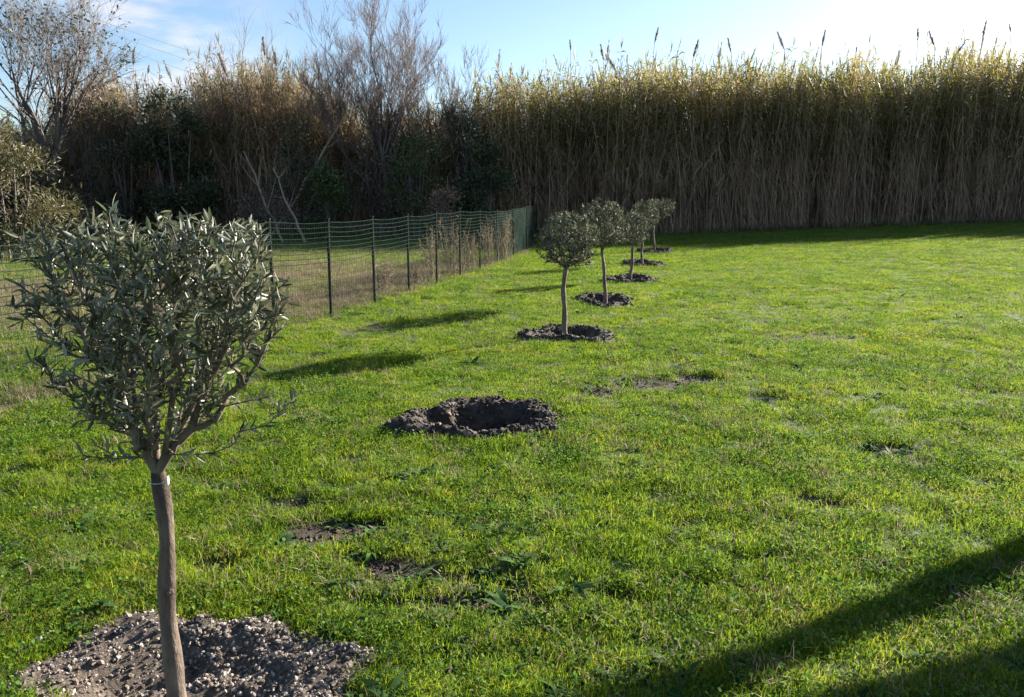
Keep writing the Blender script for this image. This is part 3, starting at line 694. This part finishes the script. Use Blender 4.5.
TOPU = np.array([-250, 0, 40, 75, 105, 130, 160, 200, 235, 270, 300, 330, 365, 430, 465, 485, 510, 560, 640, 720, 790, 850, 930, 1024, 1300])
TOPV = np.array([120, 125, 120, 92, 76, 84, 95, 88, 72, 58, 70, 92, 108, 112, 104, 88, 78, 74, 68, 64, 62, 60, 58, 52, 45])
n = 10500; x = rng.uniform(-36, 54, n); dep = rng.uniform(0, 1, n) ** 1.35 * 7.5
y = front_y(x) + dep + .5 * (fbm(x, x * 0, 1.5, 8) - .5)
gz = base_z(x, y)
uu = 512 + 800 * x / (y * .985); tv = np.interp(uu, TOPU, TOPV)
b = (348.5 - tv) / 800
zt = EYE + y * (-math.sin(PITCH) + math.cos(PITCH) * b) / (math.cos(PITCH) + math.sin(PITCH) * b)
H = (zt - gz) * (.90 + .16 * (fbm(x, y, 1.1, 19) - .5) * 2.2 + rng.normal(0, .05, n))
idx = rng.integers(0, 8, n); idx = np.where(rng.uniform(0, 1, n) < .05, 8, idx)
low = rng.uniform(0, 1, n) < np.where(dep < 1.2, .16, .30); idx = np.where(low, rng.integers(9, 13, n), idx)
idx = np.where((uu < 490 + 20 * rng.normal(0, 1, n)) & (idx < 9) & (rng.uniform(0, 1, n) < .8), rng.integers(13, 18, n), idx)
sc = H / 6.0; sc = np.where(low, rng.uniform(.7, 1.2, n), sc)
gap = ((uu > 135) & (uu < 205) & (rng.uniform(0, 1, n) < .3)) | ((uu > 350) & (uu < 480) & (rng.uniform(0, 1, n) < .25)) | ((uu < 70) & (rng.uniform(0, 1, n) < .35))
k = ~gap & ((fbm(x, y, .9, 222) < .66) | (dep > 1.3))
lean = rng.normal(0, .05, (n, 2)) * np.where(rng.uniform(0, 1, n) < .12, 2.2, 1.0)[:, None]
lean = lean + np.stack([fbm(x, y, 1.6, 501) - .5, fbm(x, y, 1.6, 601) - .5], -1) * .22
scatter('reeds', np.stack([x, y, gz - .02], -1)[k], np.stack([lean[:, 0], lean[:, 1], rng.uniform(0, 6.283, n)], -1)[k], np.stack([.9 + 0 * sc, .9 + 0 * sc, sc], -1)[k] * np.array([1, 1, 1]), idx[k], RK)
# leaf litter, low growth and bramble at the foot of the reeds
LK = []
for i in range(5):
    r = np.random.default_rng(760 + i); mb = MB()
    for j in range(60):
        a = r.uniform(0, 6.283); q = r.uniform(0, .45); strip(mb, np.array([q * math.cos(a), q * math.sin(a), 0]), np.array([r.normal(0, .5), r.normal(0, .5), 1]), r.uniform(.3, .95), r.uniform(.012, .03), r.uniform(.1, .7), r, 0 if r.uniform() < .5 else 1)
    LK.append(mb.build(f'undergrowth_{i:02d}', [M_reeddry, M_fresh], link=False))
n = 1500; x = rng.uniform(-34, 50, n); y = front_y(x) - .5 + rng.uniform(0, 1, n) ** 1.5 * 4
s = rng.uniform(.5, 1.25, n) * np.where(x > 3, .65, 1.0)
scatter('undergrowth', np.stack([x, y, base_z(x, y)], -1), np.stack([0 * x, 0 * x, rng.uniform(0, 6.28, n)], -1), np.stack([s, s, s], -1), rng.integers(0, 5, n), LK)

# single flowering reeds that stand clear of the top of the reed bed
PL = [(132, 50, 0), (147, 62, 0), (226, 53, 0), (264, 38, 0), (275, 44, 0), (571, 40, 1), (604, 44, 1), (617, 52, 1), (655, 27, 1), (694, 38, 1), (732, 38, 1), (786, 30, 1), (823, 30, 1), (919, 28, 1), (936, 30, 1), (955, 40, 1), (984, 22, 1), (1012, 22, 1)]
_ord = ['first', 'second', 'third', 'fourth', 'fifth', 'sixth', 'seventh', 'eighth', 'ninth', 'tenth', 'eleventh', 'twelfth', 'thirteenth']
ci = [0, 0]
for i, (u, v, rt) in enumerate(PL):
    r = np.random.default_rng(800 + i); Yy = 0; X = 0
    Yy = 35.0
    for _ in range(6):
        Ztop = height_at(v, Yy); X = x_at(u, Yy, Ztop); Yy = float(front_y(np.array(X))) + 1.6
    g = float(base_z(X, Yy)); hgt = Ztop - g
    t = thing('flowering_reed', (X, Yy, g), f"{_ord[ci[rt]]} flowering reed from the left, its dark plume above the {'tall reed bed' if rt else 'thicket on the left'}", 'reed', 'flowering reeds rising above the reed bed')
    ci[rt] += 1
    pl = r.uniform(.4, .95); mb = MB(); dv = r.normal(0, .30, 2); zs = np.linspace(0, 1, 8)
    C = np.stack([dv[0] * (zs ** 2 - 1), dv[1] * (zs ** 2 - 1), (hgt - pl) * zs], -1); mb.tube(C, .022 * (1 - .35 * zs), 5, 0)
    mb.build('stalk', M_stalk, t)
    lf = MB(); bb = r.uniform(0, 6.28)
    for j in range(18):
        q = .5 + .45 * j / 18; bb += 3.14 + r.normal(0, .5); p_ = np.array([np.interp(q, zs, C[:, k]) for k in range(3)])
        strip(lf, p_, np.array([math.cos(bb), math.sin(bb), 1.0]), r.uniform(.4, .6), .04, r.uniform(.3, 1), r, 0)
    lf.build('leaves', M_reedleaf, t)
    pm = MB()
    for j in range(3): plume(pm, C[-1] - (0, 0, .02), C[-1] - C[-2] + np.array([dv[0], dv[1], 0]), pl, r, 0)
    pm.build('plume', M_plume, t)

# ------------------------------------------------------------------ bare trees and shrubs of the thicket
def bare_branches(r, p, d, L, rad, lev, out, spread=.75, up=.25, kids=(4, 6), shrink=(.5, .72), wob=.10):
    k = 7; P_ = [np.array(p, float)]; d = nrm(d)
    for i in range(k - 1):
        d = nrm(d + r.normal(0, wob, 3) + np.array([0, 0, up * .12])); P_.append(P_[-1] + d * L / (k - 1))
    P_ = np.array(P_); R_ = rad * (1 - .72 * np.linspace(0, 1, k)); out.append((P_, R_, lev))
    if lev <= 0: return
    for c in range(r.integers(*kids, endpoint=True)):
        q = r.uniform(.28, 1.0); i = min(int(q * (k - 1)), k - 2); f_ = q * (k - 1) - i
        b = P_[i] * (1 - f_) + P_[i + 1] * f_; T = nrm(P_[i + 1] - P_[i])
        s_ = nrm(np.cross(T, r.normal(0, 1, 3))); nd = T + s_ * spread * r.uniform(.6, 1.3) + np.array([0, 0, up])
        bare_branches(r, b, nd, L * r.uniform(*shrink), max(R_[i] * .62, .006), lev - 1, out, spread, up, kids, shrink, wob)
def bare_tree(loc, label, stems, lev, seed, name='bare_tree', cat='tree', leaves=0, matr=None, lmat=None, lsize=.12, group=None, **kw):
    r = np.random.default_rng(seed); t = thing(name, loc, label, cat, group); tm = MB(); br = MB(); ends = []
    for (off, d, L, rad) in stems:
        out = []; bare_branches(r, off, d, L, rad, lev, out, **kw)
        for P_, R_, l in out:
            (tm if l == lev else br).tube(P_ if l < lev else P_ - np.linspace(1, 0, len(P_))[:, None] ** 8 * np.array([0, 0, .15]), R_, 8 if l == lev else (5 if l >= lev - 1 else 3))
            if l <= 1: ends.append(P_)
    tr = tm.build('trunk', matr or M_barebark, t); br.build('branches', matr or M_barebark, t)
    if leaves and ends:
        E_ = np.concatenate([e[2:] for e in ends]); s_ = r.integers(0, len(E_), leaves); pos = E_[s_] + r.normal(0, .05, (leaves, 3))
        L = r.uniform(.6, 1.3, leaves) * lsize; lm = MB(); put_leaves(lm, pos, r.normal(0, 1, (leaves, 3)), L, L * .5, r); lm.build('leaves', lmat or M_tanleaf, t)
    return t
def gl(u, Y): X = x_at(u, Y, 3); return (X, Y, float(base_z(X, Y)))
bare_tree(gl(38, 30.0), 'tall bare tree with forking dark limbs and clumped twigs at the left edge', [((0, 0, 0), (.0, 0, 1), 6.0, .19), ((0.2, .1, 2.2), (.42, .1, 1), 4.6, .11), ((-.1, 0, 1.8), (-.34, .2, 1), 4.6, .10)], 4, 21, leaves=1500, lmat=M_ever, lsize=.12, up=.26, spread=.7, kids=(5, 6), shrink=(.5, .68))
bare_tree(gl(395, 32.2), 'large bare tree with many upright stems and fine twigs left of the reed bed', [((0, 0, 0), (.04, 0, 1), 5.8, .11), ((.4, .2, 0), (.24, 0, 1), 5.0, .08), ((-.5, .1, 0), (-.22, .1, 1), 5.0, .08), ((-.1, .4, 0), (-.10, .1, 1), 5.5, .07), ((.2, .3, 0), (.12, .1, 1), 5.4, .06), ((-.3, .4, 0), (-.36, .1, 1), 4.4, .05)], 4, 22, matr=M_redbark, up=.34, spread=.55, kids=(5, 7), shrink=(.42, .62), wob=.11)
bare_tree(gl(350, 33.0), 'slender bare tree just left of the large bare one, twigs reddish', [((0, 0, 0), (-.05, 0, 1), 4.4, .09), ((.3, 0, 0), (.12, 0, 1), 5.0, .07), ((-.3, .2, 0), (-.2, 0, 1), 4.8, .07)], 4, 23, matr=M_redbark, up=.35, spread=.55, kids=(5, 6), shrink=(.44, .62), wob=.11)
bare_tree(gl(452, 33.0), 'slim bare tree between the large bare one and the reed bed', [((0, 0, 0), (.06, 0, 1), 4.4, .09), ((-.3, 0, 0), (-.1, .1, 1), 5.0, .07)], 4, 24, matr=M_redbark, up=.35, spread=.55, kids=(5, 6), shrink=(.44, .62), wob=.11)
bare_tree(gl(82, 32.0), 'thin bare sapling with brown leaves right of the tall edge tree', [((0, 0, 0), (.1, 0, 1), 4.2, .06), ((.2, 0, 0), (.25, 0, 1), 3.6, .05)], 3, 25, leaves=900, up=.4, spread=.5)
bare_tree(gl(240, 33.5), 'wispy bare tree poking out of the middle of the thicket', [((0, 0, 0), (.05, 0, 1), 4.3, .05), ((.4, 0, 0), (.1, 0, 1), 4.0, .05)], 3, 26, up=.45, spread=.45)

def shrub(loc, label, size, seed, lm_, n=2600, leaf=.13, aspect=.45, name='shrub', cat='shrub', lobes=9, stems=8, group=None, bark=None, wide_top=False, clump=.16):
    r = np.random.default_rng(seed); t = thing(name, loc, label, cat, group); sx, sy, sz = size
    cs = []
    for i in range(lobes):
        q = r.uniform(.12, .92); w = math.sin(math.pi * (q * .8 + .18)) if not wide_top else (.35 + .65 * q); a = r.uniform(0, 6.28); rr = r.uniform(.2, .8) ** .6 * w
        cs.append((sx * .5 * rr * math.cos(a), sy * .5 * rr * math.sin(a), sz * q, r.uniform(.16, .32)))
    cs = np.array(cs); st = MB()
    for c in cs[:stems] if stems <= len(cs) else cs:
        b = np.array([c[0] * .25, c[1] * .25, -.1]); e = c[:3]; m_ = (b + e) / 2 + r.normal(0, .08, 3)
        s_ = np.linspace(0, 1, 6)[:, None]; st.tube((1 - s_) ** 2 * b + 2 * s_ * (1 - s_) * m_ + s_ ** 2 * e, .03 * sz / 3 * (1.1 - s_[:, 0] * .8), 5)
        for j in range(4):
            s0 = r.uniform(.4, 1); p0 = (1 - s0) ** 2 * b + 2 * s0 * (1 - s0) * m_ + s0 ** 2 * e
            st.tube([p0, p0 + r.normal(0, .15, 3) * sz * .3 + (0, 0, .12 * sz), p0 + r.normal(0, .22, 3) * sz * .4 + (0, 0, .22 * sz)], [.012, .008, .004], 4)
    st.build('stems', bark or M_barebark, t)
    # leaf clumps on the lobes' shells
    nc = max(40, n // 26); li = r.integers(0, lobes, nc); dv = nrm(r.normal(0, 1, (nc, 3))); dv[:, 2] = np.abs(dv[:, 2]) * .8 - .2
    cc = cs[li, :3] + dv * (cs[li, 3] * r.uniform(.55, 1.12, nc))[:, None] * np.array([sx, sy, sz * .75])
    cc[:, 2] = np.maximum(cc[:, 2], .05 * sz)
    k = n // nc; pos = (cc[:, None] + r.normal(0, clump, (nc, k, 3)) * min(1, sz / 2.5)).reshape(-1, 3); pos[:, 2] = np.maximum(pos[:, 2], .03)
    dirs = (dv[:, None] + r.normal(0, .6, (nc, k, 3)) + np.array([0, 0, .3])).reshape(-1, 3)
    L = r.uniform(.6, 1.3, len(pos)) * leaf; lm = MB(); put_leaves(lm, pos, dirs, L, L * aspect, r)
    lm.build('foliage', lm_, t); return t
SH = [  # u, distance, label, size, material, leaves, leaf size, aspect
    (-4, 21.0, 'bushy yellow green shrub with drooping sprays at the left edge', (2.8, 2.6, 3.7), M_bushy, 8000, .13, .2),
    (-30, 28, 'broad olive green bush beyond the left edge shrub', (5.0, 3.5, 4.6), M_bushy, 5200, .17, .3),
    (178, 31.6, 'dark ivy covered evergreen tree in the middle of the left thicket', (2.9, 2.4, 5.6), M_ever, 6400, .13, .55),
    (120, 32.0, 'grey green scrub tree at the left of the dark evergreen', (3.4, 2.4, 5.2), M_greyleaf, 3800, .13, .35),
    (296, 32.0, 'olive brown scrub behind the leaning dead stems', (2.8, 2.2, 4.6), M_greyleaf, 3200, .13, .35),
    (325, 29.6, 'fresh green bush just behind the fence, left of the bare trees', (1.7, 1.5, 2.6), M_fresh, 3000, .13, .4),
    (415, 31.0, 'loose green scrub at the foot of the large bare tree', (2.4, 1.8, 3.9), M_fresh, 2600, .13, .35),
    (372, 31.6, 'brownish scrub below the slender bare tree', (2.6, 1.8, 3.6), M_tanleaf, 2000, .12, .3),
    (487, 31.5, 'dark evergreen bush against the left end of the reed bed', (2.2, 2.0, 3.6), M_ever, 4600, .13, .5),
    (462, 32.6, 'grey green bush topped with ivy behind the dark evergreen bush', (2.4, 2.0, 5.2), M_greyleaf, 3400, .13, .45),
    (448, 27.5, 'withered pinkish brown bramble behind the far fence posts', (1.7, 1.3, 1.9), M_tanleaf, 1900, .10, .35),
    (262, 29.0, 'withered brown bramble round the leaning dead stems', (2.2, 1.6, 2.2), M_tanleaf, 1800, .11, .3),
    (70, 29.5, 'low brown scrub right of the yellow green shrub', (2.4, 1.8, 1.6), M_tanleaf, 1500, .11, .3),
]
for i, (u, Y, lab, sz, m_, n, lf, asp) in enumerate(SH):
    shrub(gl(u, Y), lab, sz, 900 + i, m_, n, lf, asp, lobes=14 if sz[2] > 3 else 9)
for (u0, v0, u1, v1, Y, lab, i) in ((238, 150, 283, 218, 28.5, 'pale dead stem leaning left, the longer of two behind the fence', 0), (268, 168, 305, 216, 28.2, 'shorter pale dead stem leaning left behind the fence', 1), (300, 150, 345, 116, 31.0, 'thick reddish dead branch slanting up to the right in the thicket', 2)):
    z0 = height_at(v0, Y); z1 = height_at(v1, Y); a = np.array([x_at(u0, Y, z0), Y + .6, z0]); b = np.array([x_at(u1, Y, z1), Y, z1])
    if i < 2: b[2] = base_z(b[0], b[1]) - .05
    else: b, a = a, b; b = b + np.array([-1.6, .3, -2.6]); b[2] = 0 - .05
    r = np.random.default_rng(950 + i); mb = MB(); s_ = np.linspace(0, 1, 9)[:, None]
    C = b + (a - b) * s_ + r.normal(0, .05, (9, 3)) * np.sin(s_ * 3.14); o0 = b.copy()
    mb.tube(C - o0, (.075 if i == 2 else .05) * (1 - .6 * s_[:, 0]), 7)
    for j in range(4):
        q = r.integers(3, 8); p0 = C[q] - o0; d = nrm((a - b)) * .5 + r.normal(0, .4, 3); mb.tube([p0, p0 + d * .5, p0 + d * 1.0 + (0, 0, .1)], [.02, .014, .006], 5)
    o = mb.build('dead_stem', M_palebark); o.location = o0; tag(o, lab, 'dead wood')

# dry stalks along the fence
for i, (u, Y, h, w, lab) in enumerate(((432, 15.9, 1.15, .35, 'tall pale dry weed leaning on the fence beside the ninth post'), (452, 17.0, 1.25, .5, 'dense clump of pale dry weeds in the fence mesh'), (470, 17.6, 1.0, .5, 'greyish dry weeds at the foot of the fence'),
                                   (490, 19.4, 1.25, .5, 'straw coloured weeds against the shade net'), (503, 20.8, 1.3, .45, 'yellowish dry stalks climbing the shade net'), (382, 13.9, .65, .35, 'small dry weed behind the fence near the middle posts'), (418, 15.0, .5, .4, 'low dry tussock at the foot of the fence'))):
    X = x_at(u, Y, .4); r = np.random.default_rng(970 + i); t = thing('dry_weed', (X, Y, float(base_z(X, Y))), lab, 'dry weed', 'dry weeds along the fence')
    st = MB(); hd = MB()
    for j in range(46):
        a = r.uniform(0, 6.28); q = r.uniform(0, w * .5); b = np.array([q * math.cos(a), q * math.sin(a) * 1.4, -.02]); hh_ = h * r.uniform(.45, 1.0); d = r.normal(0, .12, 2)
        C = [b, b + (d[0] * .3, d[1] * .3, hh_ * .5), b + (d[0], d[1], hh_)]; st.tube(C, [.004, .0035, .002], 3, cap=False)
        for k_ in range(7): strip(hd, np.array(C[2]) * (.55 + .45 * r.uniform()) + np.array(C[1]) * 0 + 0, np.array([r.normal(0, .6), r.normal(0, .6), r.uniform(-.2, 1)]), r.uniform(.06, .16), r.uniform(.008, .018), .4, r, 0, 2)
    st.build('stems', M_dry, t); hd.build('leaves', M_dry, t)

# broad leaved weeds in the lawn
def rosette(u, v, rad, n, lab, seed, up=.5, flower=False):
    X, Y = at(u, v); r = np.random.default_rng(seed); t = thing('weed_plant', (X, Y, float(ground_z(np.array(X), np.array(Y)))), lab, 'weed', 'broad leaved weeds in the lawn')
    mb = MB()
    for i in range(n):
        a = i * 2.4 + r.normal(0, .2); d = np.array([math.cos(a), math.sin(a), up * r.uniform(.4, 1.6)])
        strip(mb, np.array([.01 * math.cos(a), .01 * math.sin(a), .0]), d, rad * r.uniform(.55, 1.05), rad * r.uniform(.13, .2), r.uniform(.2, .7), r, 0, 5)
    mb.build('leaves', M_weed, t)
    return t
rosette(520, 566, .15, 22, 'spiky dark green weed rosette in the near middle lawn', 1, .8)
rosette(335, 424, .17, 24, 'leafy weed left of the empty planting hole', 2, .6)
rosette(425, 472, .13, 18, 'small dark weed in front of the planting hole', 3, .7)
rosette(762, 402, .15, 20, 'dark weed tuft standing out on the sunny right lawn', 4, .9)
rosette(893, 452, .17, 22, 'weed patch on a bare spot at the right of the lawn', 5, .7)
rosette(372, 553, .13, 20, 'weed growing in the bare streak right of the near soil ring', 6, .6)
rosette(350, 655, .12, 22, 'lush weed at the right rim of the near soil ring', 7, .8)
rosette(333, 632, .10, 18, 'weed half in shade above the near soil ring rim', 8, .8)
rosette(648, 517, .13, 18, 'wide dark weed in the middle of the lawn right of centre', 9, .5)
rosette(505, 655, .11, 18, 'low weed with shiny leaves near the bottom middle', 10, .6)
rosette(690, 425, .14, 16, 'pale weed tuft right of the planting hole', 11, .6)
rosette(680, 655, .11, 18, 'weed just above the end of the long trunk shadow', 12, .7)
# random smaller rosettes as ground cover
WK = []
for i in range(5):
    r = np.random.default_rng(1100 + i); mb = MB()
    for j in range(11):
        a = j * 2.4 + r.normal(0, .3); strip(mb, np.zeros(3), np.array([math.cos(a), math.sin(a), r.uniform(.15, .9)]), r.uniform(.05, .1), r.uniform(.014, .024), r.uniform(.2, .7), r, 0, 4)
    WK.append(mb.build(f'small_weed_{i}', [M_weed2], link=False))
n = 11000; y = 1.4 + 20 * rng.uniform(0, 1, n) ** 1.5; x = rng.uniform(-1, 1, n) * (.72 * y + 1)
k = (rng.uniform(0, 1, n) < np.clip((fbm(x, y, .5, 140) - .42) * 4, .05, 1) * np.where(patch_mask(x, y) > .25, 1.0, .38)) & (ring_mask(x, y) < .7) | ((rng.uniform(0, 1, n) < np.exp(-((x + .35) / .8) ** 2 - ((y - 3.2) / .9) ** 2) * .8) & (ring_mask(x, y) < .7)); x, y = x[k], y[k]; n = len(x); s = rng.uniform(.5, 1.25, n) * np.where(rng.uniform(0, 1, n) < .12, 1.7, 1.0)
scatter('weeds', np.stack([x, y, ground_z(x, y)], -1), np.stack([rng.normal(0, .15, n), rng.normal(0, .15, n), rng.uniform(0, 6.28, n)], -1), np.stack([s, s, s], -1), rng.integers(0, 5, n), WK)
# patch of small yellow flowers
M_yel = leaf_mat('yellow_petal', [(.1, (.50, .40, .01)), (.9, (.66, .52, .02))], 5, .4, .8, spec=.1)
mb = MB(); r = np.random.default_rng(1200); cx, cy = at(908, 342); n = 110
x = cx + r.normal(0, .35, n); y = cy + r.normal(0, .35, n); nz = nrm(np.stack([r.normal(0, .4, n), r.normal(0, .4, n) - .5, np.ones(n)], -1)); xx = nrm(np.cross(nz, r.normal(0, 1, (n, 3)))); yy = np.cross(nz, xx)
a = np.arange(8) * math.pi / 4; tvv = np.vstack([[0, 0, .2], np.stack([np.cos(a), np.sin(a), 0 * a], -1)])
mb.inst(tvv, np.array([[0, 1 + i, 1 + (i + 1) % 8] for i in range(8)]), np.stack([xx, yy, nz], -1) * r.uniform(.008, .016, n)[:, None, None], np.stack([x, y, ground_z(x, y) + r.uniform(.03, .07, n)], -1))
tag(mb.build('yellow_flowers', [M_yel]), kind='stuff')

# ------------------------------------------------------------------ the tree right of the camera whose two leaning stems throw the long shadows
def shade(Sx, Sy, z): return np.array([Sx + z * math.sin(SUN_AZ) / math.tan(SUN_EL), Sy + z * math.cos(SUN_AZ) / math.tan(SUN_EL), z])
st = thing('leaning_tree', (4.6, 4.7, 0), 'leaning tree with two stems standing just right of the view', 'tree')
o0 = np.array([4.6, 4.7, 0.0]); tm = MB(); br = MB(); r = np.random.default_rng(41)
s_ = np.linspace(0, 1, 14)
C = np.array([shade(2.36 - 1.76 * (q * 2.9 - 1.25), 3.44 - 1.03 * (q * 2.9 - 1.25), 3.6 * q ** .9) for q in s_]); C[0, 2] = -.15
tm.tube(C - o0, .145 * (1 - .55 * s_), 10)
C2 = np.array([shade(1.90 - 1.76 * (q * 2.4 - 1.25), 2.50 - .72 * (q * 2.4 - 1.25), 3.0 * q ** .9) for q in s_]); C2[0, 2] = -.15
tm.tube(C2 - o0, .235 * (1 - .45 * s_), 10)
for Q in (C, C2):
    for i in range(5):
        out = []; bare_branches(r, Q[9 + i % 5] - o0, np.array([r.normal(.3, .5), r.normal(.5, .4), 1]), 1.7, .045, 2, out)
        for P_, R_, l in out: br.tube(P_, R_, 5)
tm.build('trunk', M_barebark, st); br.build('branches', M_barebark, st)

# ------------------------------------------------------------------ overhead cables far behind the thicket
for i, (va, vb, lab) in enumerate(((24, 58, 'topmost of three thin overhead cables behind the thicket'), (33, 68, 'middle one of three thin overhead cables behind the thicket'), (44, 80, 'lowest of three thin overhead cables behind the thicket'))):
    A = np.array([x_at(110, 70, height_at(va, 70)), 70, height_at(va, 70)]); B = np.array([x_at(215, 95, height_at(vb, 95)), 95, height_at(vb, 95)])
    s_ = np.linspace(-1.4, 3.2, 30)[:, None]; C = A + (B - A) * s_; C[:, 2] += 1.1 * (s_[:, 0] * (s_[:, 0] - 1)) * .35
    mb = MB(); mb.tube(C - A, .022, 5); o = mb.build('overhead_cable', M_cable); o.location = A; tag(o, lab, 'cable', 'overhead cables')
